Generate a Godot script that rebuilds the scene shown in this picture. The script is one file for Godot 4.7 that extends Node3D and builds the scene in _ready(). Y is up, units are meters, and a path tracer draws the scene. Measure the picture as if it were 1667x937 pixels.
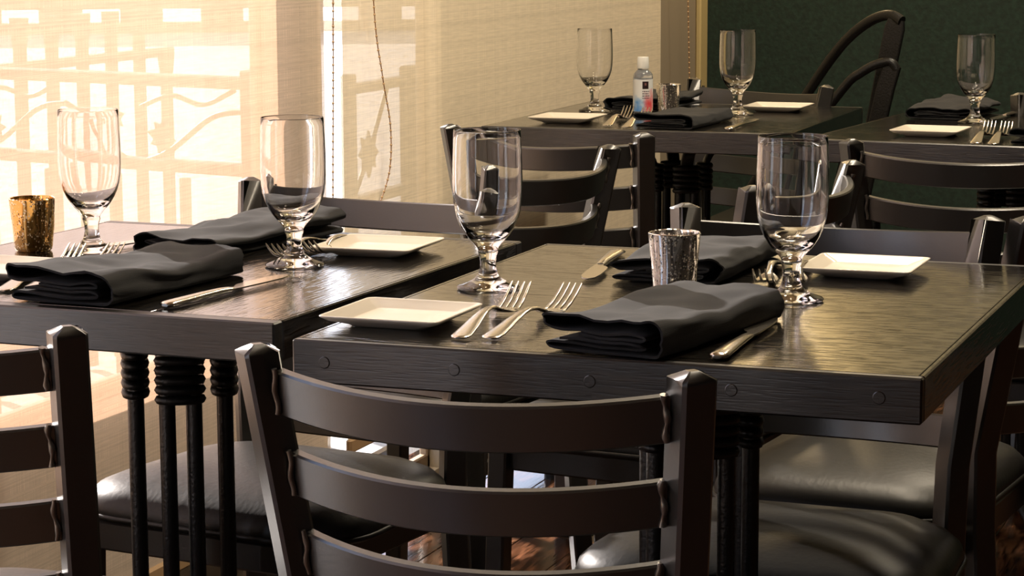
extends Node3D
# A restaurant dining room: dark tables laid for lunch beside shaded street windows.

var taken := {}
var mat := {}

# ------------------------------------------------------------------ naming
func numbered(called: String) -> String:
	var n: int = taken.get(called, 0)
	taken[called] = n + 1
	return called if n == 0 else "%s_%03d" % [called, n]

func thing(called: String, label: String, category: String, at := Vector3.ZERO, turn := 0.0, group := "") -> Node3D:
	var o := Node3D.new()
	o.name = numbered(called)
	add_child(o)
	o.position = at
	o.rotation.y = turn
	tag(o, label, category, group)
	return o

func tag(o: Node3D, label: String, category: String, group := "") -> void:
	o.set_meta("label", label)
	o.set_meta("category", category)
	if group != "":
		o.set_meta("group", group)

func copy_of(o: Node3D, label: String, at: Vector3, turn: float) -> Node3D:
	var c: Node3D = o.duplicate()
	c.name = numbered(String(o.name).rstrip("0123456789").trim_suffix("_"))
	add_child(c)
	c.position = at
	c.rotation = Vector3(0, turn, 0)
	c.set_meta("label", label)
	return c

func obj(called: String, st: SurfaceTool, m: Material, parent: Node = null, at := Vector3.ZERO) -> MeshInstance3D:
	st.generate_normals()
	var me := st.commit()
	me.surface_set_material(0, m)
	var o := MeshInstance3D.new()
	o.mesh = me
	o.position = at
	o.cast_shadow = GeometryInstance3D.SHADOW_CASTING_SETTING_ON
	if parent == null or parent == self:
		o.name = numbered(called)
		add_child(o)
	else:
		o.name = called
		parent.add_child(o, true)
	return o

func struct(called: String, st: SurfaceTool, m: Material, parent: Node = null) -> MeshInstance3D:
	var o := obj(called, st, m, parent)
	if parent == null:
		o.set_meta("kind", "structure")
	return o

func again(called: String, o: MeshInstance3D, parent: Node, at: Vector3, turn := Vector3.ZERO) -> MeshInstance3D:
	var c := MeshInstance3D.new()
	c.mesh = o.mesh
	c.name = called
	parent.add_child(c, true)
	c.position = at
	c.rotation = turn
	return c

# ------------------------------------------------------------------ mesh helpers
func mb() -> SurfaceTool:
	var st := SurfaceTool.new()
	st.begin(Mesh.PRIMITIVE_TRIANGLES)
	return st

# adds a closed shape, turned so that its faces look outward (clockwise)
func emit(st: SurfaceTool, v: PackedVector3Array, g: PackedInt32Array, uv := PackedVector2Array()) -> void:
	var c := v[0]
	var vol := 0.0
	for i in range(0, v.size(), 3):
		vol += (v[i] - c).dot((v[i + 1] - c).cross(v[i + 2] - c))
	var order := [0, 2, 1] if vol > 0 else [0, 1, 2]
	var with_uv := uv.size() == v.size()
	for i in range(0, v.size(), 3):
		st.set_smooth_group(g[i / 3])
		for k in order:
			if with_uv:
				st.set_uv(uv[i + k])
			st.add_vertex(v[i + k])

func quad(v: PackedVector3Array, g: PackedInt32Array, a: Vector3, b: Vector3, c: Vector3, d: Vector3, grp: int) -> void:
	v.append_array([a, b, c, a, c, d])
	g.append_array([grp, grp])

# box with chamfered edges
func box(st: SurfaceTool, c: Vector3, size: Vector3, ch := 0.0, xf := Transform3D.IDENTITY) -> void:
	var h := size * 0.5
	var v := PackedVector3Array()
	var g := PackedInt32Array()
	var pt := func(s: Vector3, axis: int) -> Vector3:
		var q := Vector3(h.x - ch, h.y - ch, h.z - ch)
		q[axis] = h[axis]
		return q * s
	var tri := func(a: Vector3, b: Vector3, d: Vector3) -> void:
		var n := (b - a).cross(d - a)
		if n.length_squared() < 1e-20:
			return
		if n.dot(a + b + d) < 0:
			v.append_array([xf * (c + a), xf * (c + d), xf * (c + b)])
		else:
			v.append_array([xf * (c + a), xf * (c + b), xf * (c + d)])
		g.append(-1)
	for a in 3:
		var b := (a + 1) % 3
		var d := (a + 2) % 3
		for sa in [-1.0, 1.0]:
			var s := Vector3.ONE
			s[a] = sa
			var p := []
			for q in [[-1.0, -1.0], [1.0, -1.0], [1.0, 1.0], [-1.0, 1.0]]:
				s[b] = q[0]
				s[d] = q[1]
				p.append(pt.call(s, a))
			tri.call(p[0], p[1], p[2])
			tri.call(p[0], p[2], p[3])
			if ch > 0:
				for sb in [-1.0, 1.0]:
					s[a] = sa
					s[b] = sb
					s[d] = -1.0
					var e := [pt.call(s, a), pt.call(s, b)]
					s[d] = 1.0
					e.append_array([pt.call(s, b), pt.call(s, a)])
					tri.call(e[0], e[1], e[2])
					tri.call(e[0], e[2], e[3])
	if ch > 0:
		for sx in [-1.0, 1.0]:
			for sy in [-1.0, 1.0]:
				for sz in [-1.0, 1.0]:
					var s := Vector3(sx, sy, sz)
					tri.call(pt.call(s, 0), pt.call(s, 1), pt.call(s, 2))
	emit(st, v, g)

# closed solid of revolution; prof goes from the axis round to the axis (or closes on itself)
func lathe(st: SurfaceTool, prof: PackedVector2Array, n: int, xf := Transform3D.IDENTITY, wobble := 0.0) -> void:
	var v := PackedVector3Array()
	var g := PackedInt32Array()
	var uv := PackedVector2Array()
	var grp := 1
	for i in prof.size() - 1:
		if i > 0:
			var a := prof[i] - prof[i - 1]
			var b := prof[i + 1] - prof[i]
			if absf(a.angle_to(b)) > 0.7:
				grp += 1
		for j in n:
			var p := []
			var t := []
			for q in [[i, j], [i + 1, j], [i + 1, j + 1], [i, j + 1]]:
				var a2: float = TAU * (q[1] % n) / n
				var r: float = prof[q[0]].x
				var w := 1.0 + wobble * (sin(a2 * 3.0 + prof[q[0]].y * 90.0) + 0.6 * sin(a2 * 5.0 + 1.0 + prof[q[0]].y * 140.0))
				p.append(xf * Vector3(r * w * cos(a2), prof[q[0]].y, r * w * sin(a2)))
				t.append(Vector2(float(q[1]) / n, 1.0 - prof[q[0]].y / 0.07))
			if prof[i + 1].x > 1e-6:
				v.append_array([p[0], p[1], p[2]])
				uv.append_array([t[0], t[1], t[2]])
				g.append(grp)
			if prof[i].x > 1e-6:
				v.append_array([p[0], p[2], p[3]])
				uv.append_array([t[0], t[2], t[3]])
				g.append(grp)
	emit(st, v, g, uv)

# a closed section carried along a path; round: one smooth skin, else each side of the section its own
func sweep(st: SurfaceTool, path: PackedVector3Array, prof: PackedVector2Array, up: Vector3, scl := PackedVector2Array(), round_ := false, xf := Transform3D.IDENTITY) -> void:
	var v := PackedVector3Array()
	var g := PackedInt32Array()
	var rings := []
	var m := prof.size()
	for i in path.size():
		var t := (path[mini(i + 1, path.size() - 1)] - path[maxi(i - 1, 0)]).normalized()
		var side := up.cross(t).normalized()
		var u := t.cross(side)
		var s := scl[i] if scl.size() > 0 else Vector2.ONE
		var ring := PackedVector3Array()
		for q in prof:
			ring.append(xf * (path[i] + side * q.x * s.x + u * q.y * s.y))
		rings.append(ring)
	for i in path.size() - 1:
		for k in m:
			var k2 := (k + 1) % m
			quad(v, g, rings[i][k], rings[i + 1][k], rings[i + 1][k2], rings[i][k2], 1 if round_ else 10 + k)
	for e in [0, path.size() - 1]:
		var mid := Vector3.ZERO
		for q in rings[e]:
			mid += q / m
		for k in m:
			var k2 := (k + 1) % m
			if e == 0:
				v.append_array([mid, rings[e][k], rings[e][k2]])
			else:
				v.append_array([mid, rings[e][k2], rings[e][k]])
			g.append(900 + mini(e, 1))
	emit(st, v, g)

func circle(r: float, n := 10, ry := -1.0) -> PackedVector2Array:
	var p := PackedVector2Array()
	for k in n:
		p.append(Vector2(cos(TAU * k / n) * r, sin(TAU * k / n) * (r if ry < 0 else ry)))
	return p

func rrect(w: float, h: float, r: float, n := 2) -> PackedVector2Array:
	var p := PackedVector2Array()
	for q in [[1, 1, 0.0], [-1, 1, PI / 2], [-1, -1, PI], [1, -1, PI * 1.5]]:
		for k in n + 1:
			var a: float = q[2] + PI / 2 * k / n
			p.append(Vector2(q[0] * (w / 2 - r) + cos(a) * r, q[1] * (h / 2 - r) + sin(a) * r))
	return p

func tube(st: SurfaceTool, path: PackedVector3Array, r: float, n := 10) -> void:
	var up := Vector3(0.013, 0.02, 1).normalized()
	if absf((path[path.size() - 1] - path[0]).normalized().dot(up)) > 0.8:
		up = Vector3(0.02, 1, 0.013).normalized()
	sweep(st, path, circle(r, n), up, PackedVector2Array(), true)

# curve through points
func spline(pts: PackedVector3Array, steps := 6) -> PackedVector3Array:
	var out := PackedVector3Array()
	for i in pts.size() - 1:
		var a := pts[maxi(i - 1, 0)]
		var d := pts[mini(i + 2, pts.size() - 1)]
		for k in steps:
			out.append(pts[i].cubic_interpolate(pts[i + 1], a, d, float(k) / steps))
	out.append(pts[pts.size() - 1])
	return out

# stack of rounded squares: [half side, corner radius, height]
func loft(st: SurfaceTool, rings: Array, n := 6, stretch := 1.0) -> void:
	var v := PackedVector3Array()
	var g := PackedInt32Array()
	var loops := []
	for r in rings:
		var lp := PackedVector3Array()
		for q in rrect(2.0 * r[0], 2.0 * r[0] * stretch, minf(r[1], r[0] * 0.98), n):
			lp.append(Vector3(q.x, r[2], q.y))
		loops.append(lp)
	var m: int = loops[0].size()
	for i in loops.size() - 1:
		for k in m:
			quad(v, g, loops[i][k], loops[i + 1][k], loops[i + 1][(k + 1) % m], loops[i][(k + 1) % m], 1)
	for e in [0, loops.size() - 1]:
		var mid := Vector3(0, rings[e][2], 0)
		for k in m:
			if e == 0:
				v.append_array([mid, loops[e][k], loops[e][(k + 1) % m]])
			else:
				v.append_array([mid, loops[e][(k + 1) % m], loops[e][k]])
			g.append(1)
	emit(st, v, g)

# flat outline with thickness in y (outline in x, z)
func extrude(st: SurfaceTool, outline: PackedVector2Array, y0: float, y1: float, xf := Transform3D.IDENTITY) -> void:
	var v := PackedVector3Array()
	var g := PackedInt32Array()
	var idx := Geometry2D.triangulate_polygon(outline)
	var lo := func(k: int) -> Vector3: return xf * Vector3(outline[k].x, y0, outline[k].y)
	var hi := func(k: int) -> Vector3: return xf * Vector3(outline[k].x, y1, outline[k].y)
	var area := 0.0
	for k in outline.size():
		area += outline[k].cross(outline[(k + 1) % outline.size()])
	for i in range(0, idx.size(), 3):
		var a := idx[i]
		var b := idx[i + 1]
		var c := idx[i + 2]
		if (outline[b] - outline[a]).cross(outline[c] - outline[a]) * area < 0:
			var w := b
			b = c
			c = w
		v.append_array([hi.call(a), hi.call(b), hi.call(c), lo.call(a), lo.call(c), lo.call(b)])
		g.append_array([900, 901])
	for k in outline.size():
		var k2 := (k + 1) % outline.size()
		quad(v, g, lo.call(k), lo.call(k2), hi.call(k2), hi.call(k), 1)
	emit(st, v, g)

# ------------------------------------------------------------------ materials
func noise(freq: float, seed_: int, octaves := 3) -> FastNoiseLite:
	var n := FastNoiseLite.new()
	n.seed = seed_
	n.frequency = freq
	n.noise_type = FastNoiseLite.TYPE_SIMPLEX_SMOOTH
	n.fractal_octaves = octaves
	return n

func tex(im: Image) -> ImageTexture:
	im.generate_mipmaps()
	return ImageTexture.create_from_image(im)

func plain(called: String, c: Color, rough: float, metal := 0.0) -> StandardMaterial3D:
	var m := StandardMaterial3D.new()
	m.resource_name = called
	m.albedo_color = c
	m.roughness = rough
	m.metallic = metal
	mat[called] = m
	return m

func relief(m: StandardMaterial3D, t: Texture2D, cm: float, scale: Vector3) -> void:
	m.heightmap_enabled = true
	m.heightmap_texture = t
	m.heightmap_scale = cm
	m.uv1_triplanar = true
	m.uv1_scale = scale

# oak figure: u runs along the grain
func oak(seed_: int) -> Array:
	var n := 512
	var wave := noise(1.0, seed_, 2)
	var pore := noise(1.0, seed_ + 1, 2)
	var streak := noise(1.0, seed_ + 2, 2)
	var h := Image.create(n, n, false, Image.FORMAT_RGB8)
	var a := Image.create(n, n, false, Image.FORMAT_RGB8)
	for y in n:
		for x in n:
			var u := float(x) / n
			var w := float(y) / n
			var field := w * 5.0 + 2.6 * wave.get_noise_2d(u * 1.5, w * 2.6) + 0.12 * streak.get_noise_2d(u * 7.0, w * 60.0)
			var ring := absf(fposmod(field * 2.0, 1.0) - 0.35)
			ring = clampf(ring * 1.6, 0, 1)
			var p := pore.get_noise_2d(u * 9.0, w * 210.0)
			var pit := clampf((p - 0.12) * 3.2, 0, 1) * (1.0 - ring * 0.5)
			var s := streak.get_noise_2d(u * 4.0, w * 34.0)
			var height := clampf(0.8 - 0.55 * pit - 0.10 * (1.0 - ring), 0, 1)
			h.set_pixel(x, y, Color(height, height, height))
			var t := clampf(0.62 + 0.3 * s + 0.22 * (ring - 0.5) - 0.45 * pit, 0, 1)
			a.set_pixel(x, y, Color(t, t * 0.97, t * 0.93))
	return [tex(h), tex(a)]

func make_materials() -> void:
	# black-stained, lacquered oak
	var ok := oak(11)
	var w := plain("stained_oak", Color(0.19, 0.18, 0.165), 0.12)
	w.albedo_texture = ok[1]
	w.clearcoat_enabled = true
	w.clearcoat = 0.25
	w.clearcoat_roughness = 0.12
	w.metallic_specular = 0.7
	relief(w, ok[0], 0.038, Vector3(1.7, 1.7, 1.7))
	var wf := plain("matt_stained_oak", Color(0.19, 0.18, 0.165), 0.34)
	wf.albedo_texture = ok[1]
	relief(wf, ok[0], 0.022, Vector3(1.9, 2.9, 1.9))
	wf.metallic_specular = 0.7
	# powder coated steel of the chairs
	var fine := NoiseTexture2D.new()
	fine.width = 256
	fine.height = 256
	fine.seamless = true
	fine.noise = noise(0.09, 5, 3)
	var steel := plain("bronze_black_steel", Color(0.135, 0.129, 0.119), 0.31)
	steel.metallic_specular = 0.72
	relief(steel, fine, 0.006, Vector3(9, 9, 9))
	plain("weld", Color(0.45, 0.43, 0.4), 0.34, 0.8)
	var iron := plain("cast_iron", Color(0.07, 0.068, 0.066), 0.38)
	iron.metallic_specular = 0.42
	relief(iron, fine, 0.05, Vector3(7, 7, 7))
	# vinyl seat
	var cell := NoiseTexture2D.new()
	cell.width = 256
	cell.height = 256
	cell.seamless = true
	var cn := noise(0.06, 9, 2)
	cn.noise_type = FastNoiseLite.TYPE_CELLULAR
	cell.noise = cn
	var vinyl := plain("black_vinyl", Color(0.085, 0.082, 0.07), 0.42)
	vinyl.metallic_specular = 0.42
	relief(vinyl, cell, 0.02, Vector3(7, 7, 7))
	# napkin cloth
	var weave := Image.create(128, 128, false, Image.FORMAT_RGB8)
	for y in 128:
		for x in 128:
			var q := 0.5 + 0.25 * sin(x * TAU / 8.0) + 0.25 * sin(y * TAU / 8.0)
			weave.set_pixel(x, y, Color(q, q, q))
	var cloth := plain("black_cloth", Color(0.085, 0.086, 0.09), 0.92)
	cloth.rim_enabled = true
	cloth.rim = 0.15
	cloth.rim_tint = 0.4
	relief(cloth, tex(weave), 0.012, Vector3(40, 40, 40))
	var porcelain := plain("porcelain", Color(0.84, 0.805, 0.74), 0.14)
	porcelain.clearcoat_enabled = true
	porcelain.clearcoat = 0.4
	var cutlery := plain("cutlery_steel", Color(0.8, 0.77, 0.72), 0.2, 1.0)
	relief(cutlery, fine, 0.004, Vector3(6, 6, 6))
	# glass
	var glass := plain("clear_glass", Color(1, 1, 1, 0.0), 0.0)
	glass.transparency = BaseMaterial3D.TRANSPARENCY_ALPHA
	glass.refraction_enabled = true
	glass.refraction_scale = 0.05
	var pane := plain("window_glass", Color(1, 1, 1, 0.04), 0.0)
	pane.transparency = BaseMaterial3D.TRANSPARENCY_ALPHA
	# mercury glass
	for kind in [["silver_mercury_glass", Color(0.93, 0.9, 0.86), Color(0.3, 0.27, 0.22)], ["gold_mercury_glass", Color(0.9, 0.7, 0.38), Color(0.25, 0.15, 0.06)]]:
		var im := Image.create(512, 256, false, Image.FORMAT_RGB8)
		var rg := Image.create(512, 256, false, Image.FORMAT_RGB8)
		var spots := RandomNumberGenerator.new()
		spots.seed = 4
		im.fill(kind[1])
		rg.fill(Color(0.1, 0.1, 0.1))
		var patch := noise(0.012, 21, 3)
		for k in 1700:
			var cx := spots.randi_range(0, 511)
			var cy := spots.randi_range(0, 255)
			if patch.get_noise_2d(cx, cy) < spots.randf_range(-0.2, 0.35) and spots.randf() < 0.8:
				continue
			var r := spots.randf_range(0.9, 3.2)
			for dy in range(-3, 4):
				for dx in range(-3, 4):
					if dx * dx + dy * dy * 0.5 <= r * r:
						var px := posmod(cx + dx, 512)
						var py := clampi(cy + dy, 0, 255)
						var c: Color = kind[2] if k % 3 == 0 else Color(1, 0.97, 0.9)
						im.set_pixel(px, py, c)
						rg.set_pixel(px, py, Color(0.5, 0.5, 0.5))
		var mg := plain(kind[0], Color.WHITE, 1.0, 0.95)
		mg.albedo_texture = tex(im)
		mg.roughness_texture = tex(rg)
		mg.clearcoat_enabled = true
		mg.clearcoat = 1.0
		mg.clearcoat_roughness = 0.04
	# window shade fabric: open weave, slubs across
	var fab := Image.create(512, 512, false, Image.FORMAT_RGBA8)
	var fr := RandomNumberGenerator.new()
	fr.seed = 8
	var rows := []
	var cols := []
	for k in 512:
		rows.append(fr.randf_range(-1, 1))
		cols.append(fr.randf_range(-1, 1))
	var slub := noise(0.02, 31, 2)
	for y in 512:
		for x in 512:
			var t: float = 0.92 + 0.035 * rows[y] + 0.03 * cols[x] + 0.03 * slub.get_noise_2d(x * 0.6, y * 5.0)
			var hole: float = 0.84 + 0.12 * rows[(y * 7) % 512] * cols[x]
			fab.set_pixel(x, y, Color(clampf(t, 0, 1), clampf(t, 0, 1), clampf(t, 0, 1), clampf(hole, 0.55, 1.0)))
	var shade := plain("shade_fabric", Color(0.93, 0.855, 0.78, 1.0), 0.95)
	shade.albedo_texture = tex(fab)
	shade.transparency = BaseMaterial3D.TRANSPARENCY_ALPHA
	shade.uv1_triplanar = true
	shade.uv1_scale = Vector3(2.6, 2.6, 2.6)
	shade.backlight_enabled = true
	shade.backlight = Color(0.56, 0.49, 0.44)
	var dense := plain("dense_shade_fabric", Color(0.99, 0.925, 0.81, 1.0), 0.95)
	var fab2: Image = fab.duplicate()
	for y in 512:
		for x in 512:
			var c := fab2.get_pixel(x, y)
			c.a = 1.0 - (1.0 - c.a) * 0.6
			fab2.set_pixel(x, y, c)
	dense.albedo_texture = tex(fab2)
	dense.transparency = BaseMaterial3D.TRANSPARENCY_ALPHA
	dense.uv1_triplanar = true
	dense.uv1_scale = Vector3(2.6, 2.6, 2.6)
	dense.backlight_enabled = true
	dense.backlight = Color(0.18, 0.165, 0.14)
	plain("shade_bar", Color(0.62, 0.5, 0.36), 0.6)
	plain("bead_cord", Color(0.6, 0.42, 0.26), 0.5)
	plain("bead", Color(0.82, 0.68, 0.5), 0.35)
	# room
	var mottled := NoiseTexture2D.new()
	mottled.width = 512
	mottled.height = 512
	mottled.seamless = true
	mottled.noise = noise(0.03, 41, 4)
	var ramp := Gradient.new()
	ramp.set_color(0, Color(0.62, 0.62, 0.6))
	ramp.set_color(1, Color(1, 1, 1))
	mottled.color_ramp = ramp
	var green := plain("green_wall_paint", Color(0.105, 0.2, 0.155), 0.85)
	green.albedo_texture = mottled
	relief(green, fine, 0.05, Vector3(3, 3, 3))
	green.uv1_scale = Vector3(3, 3, 3)
	var cream := plain("cream_plaster", Color(0.58, 0.56, 0.48), 0.85)
	relief(cream, fine, 0.04, Vector3(3, 3, 3))
	plain("tan_plaster", Color(0.56, 0.51, 0.43), 0.85)
	plain("cream_trim", Color(0.74, 0.66, 0.46), 0.5)
	plain("dark_plaster", Color(0.14, 0.125, 0.11), 0.85)
	plain("ceiling_paint", Color(0.62, 0.55, 0.44), 0.9)
	plain("window_frame", Color(0.5, 0.42, 0.32), 0.5)
	for k in 3:
		var fl := plain("floor_board_%s" % ["light", "mid", "dark"][k], [Color(0.56, 0.4, 0.3), Color(0.5, 0.34, 0.25), Color(0.45, 0.3, 0.22)][k], 0.1)
		fl.albedo_texture = ok[1]
		relief(fl, ok[0], 0.01, Vector3(1.1, 1.1, 1.1))
	# outside
	var pave := plain("pavement", Color(0.78, 0.76, 0.74), 0.9)
	pave.albedo_texture = mottled
	pave.uv1_triplanar = true
	pave.uv1_scale = Vector3(0.6, 0.6, 0.6)
	plain("brick_red", Color(0.34, 0.24, 0.19), 0.9)
	plain("railing_iron", Color(0.09, 0.085, 0.08), 0.5)
	plain("lamp_metal", Color(0.2, 0.17, 0.13), 0.4, 0.6)
	var glow := plain("lamp_glass", Color(1, 0.9, 0.72), 0.5)
	glow.emission_enabled = true
	glow.emission = Color(1.0, 0.93, 0.82)
	glow.emission_energy_multiplier = 2.2
	plain("bottle_cap", Color(0.85, 0.85, 0.83), 0.35)
	var gel := plain("clear_bottle", Color(0.95, 0.97, 1.0, 0.12), 0.05)
	gel.transparency = BaseMaterial3D.TRANSPARENCY_ALPHA
	gel.refraction_enabled = true
	gel.refraction_scale = 0.04

# ------------------------------------------------------------------ chair
const HW := 0.19
const TOP := 0.79

func post_at(s: float, y: float) -> Vector3:
	var k := clampf((y - 0.5) / (TOP - 0.5), 0, 1)
	return Vector3(s * lerpf(0.165, HW, k), y, lerpf(0.192, 0.248, k))

func make_chair(label: String) -> Node3D:
	var t := thing("dining_chair", label, "chair", Vector3.ZERO, 0, "black ladder-back dining chairs")
	var m: Material = mat["bronze_black_steel"]
	var diamond := PackedVector2Array()
	for q in rrect(0.0315, 0.0315, 0.003, 1):
		diamond.append(q.rotated(PI / 4))
	for s in [-1.0, 1.0]:
		var st := mb()
		var path := PackedVector3Array([Vector3(s * 0.175, 0.0, 0.218), Vector3(s * 0.165, 0.2, 0.204), Vector3(s * 0.162, 0.4, 0.192), post_at(s, 0.5), post_at(s, 0.6), post_at(s, 0.7), post_at(s, TOP - 0.001), post_at(s, TOP), post_at(s, TOP + 0.006)])
		var sc := PackedVector2Array()
		for k in path.size():
			sc.append(Vector2.ONE)
		sc[8] = Vector2(0.28, 0.28)
		sweep(st, path, diamond, Vector3(0, 0, 1), sc)
		obj("rear_leg", st, m, t)
	# four bowed slats, each with a bead of weld at either end
	var back := Vector3(0, -0.174, 0.985)
	for k in 4:
		var y := TOP - 0.034 - 0.0725 * k
		var st := mb()
		var a := post_at(1.0, y)
		var xi := a.x - 0.012
		var path := PackedVector3Array()
		for i in 21:
			var x := lerpf(-xi, xi, i / 20.0)
			path.append(Vector3(x, y, a.z) + back * 0.052 * (1.0 - pow(x / xi, 2.0)))
		sweep(st, path, rrect(0.011, 0.040, 0.0018, 1), Vector3(0, 0.985, 0.174))
		var sl := obj("slat", st, m, t)
		for s in [-1.0, 1.0]:
			var wb := mb()
			var line := PackedVector3Array()
			var thick := PackedVector2Array()
			for i in 9:
				var f := i / 8.0
				line.append(Vector3(s * (xi - 0.0045 - 0.0012 * sin(f * 9.0 + k)), y - 0.019 + 0.040 * f, a.z + 0.009 + 0.007 * f))
				thick.append(Vector2.ONE * (0.75 + 0.35 * sin(f * 14.0 + k * 2.0) * (0.5 + 0.5 * s * sin(k + 1.0))))
			sweep(wb, line, circle(0.0036, 6), Vector3(0, 0, 1), thick, true)
			obj("weld_bead", wb, mat["weld"], sl)
	# seat pad, crowned
	var st := mb()
	var v := PackedVector3Array()
	var g := PackedInt32Array()
	var loops := []
	for r in [[0.90, 0.400], [0.97, 0.401], [1.0, 0.408], [1.0, 0.416], [0.985, 0.426], [0.93, 0.437], [0.82, 0.447], [0.62, 0.4555], [0.35, 0.460], [0.12, 0.461]]:
		var lp := PackedVector3Array()
		for q in rrect(0.41, 0.35, 0.09, 8):
			var f: float = r[0]
			lp.append(Vector3(q.x * f * (1.0 - 0.05 * q.y / 0.19), r[1], 0.005 + q.y * f))
		loops.append(lp)
	var n: int = loops[0].size()
	for i in loops.size() - 1:
		for k in n:
			quad(v, g, loops[i][k], loops[i + 1][k], loops[i + 1][(k + 1) % n], loops[i][(k + 1) % n], 1)
	for e in [0, loops.size() - 1]:
		for k in n:
			var mid := Vector3(0, 0.400 if e == 0 else 0.4612, 0.005)
			if e == 0:
				v.append_array([mid, loops[e][k], loops[e][(k + 1) % n]])
			else:
				v.append_array([mid, loops[e][(k + 1) % n], loops[e][k]])
			g.append(1)
	emit(st, v, g)
	var seat := obj("seat", st, mat["black_vinyl"], t)
	var welt := mb()
	var ring := PackedVector3Array()
	var base: PackedVector3Array = loops[3]
	for k in n + 1:
		ring.append(base[k % n] + Vector3(0, -0.008, 0))
	sweep(welt, ring, circle(0.004, 6), Vector3(0, 1, 0), PackedVector2Array(), true)
	obj("welt", welt, mat["black_vinyl"], seat)
	# frame and front legs
	var fr := mb()
	box(fr, Vector3(0, 0.380, -0.145), Vector3(0.36, 0.038, 0.024), 0.003)
	box(fr, Vector3(0, 0.380, 0.165), Vector3(0.32, 0.038, 0.024), 0.003)
	for s in [-1.0, 1.0]:
		box(fr, Vector3(s * 0.165, 0.380, 0.01), Vector3(0.024, 0.038, 0.31), 0.003)
	obj("seat_frame", fr, m, t)
	for s in [-1.0, 1.0]:
		var fl := mb()
		sweep(fl, PackedVector3Array([Vector3(s * 0.182, 0, -0.158), Vector3(s * 0.178, 0.399, -0.145)]), rrect(0.03, 0.03, 0.003, 1), Vector3(0, 0, 1))
		obj("front_leg", fl, m, t)
		var sr := mb()
		box(sr, Vector3(s * 0.174, 0.16, 0.025), Vector3(0.018, 0.024, 0.34), 0.002)
		obj("stretcher", sr, m, t)
	return t

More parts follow.
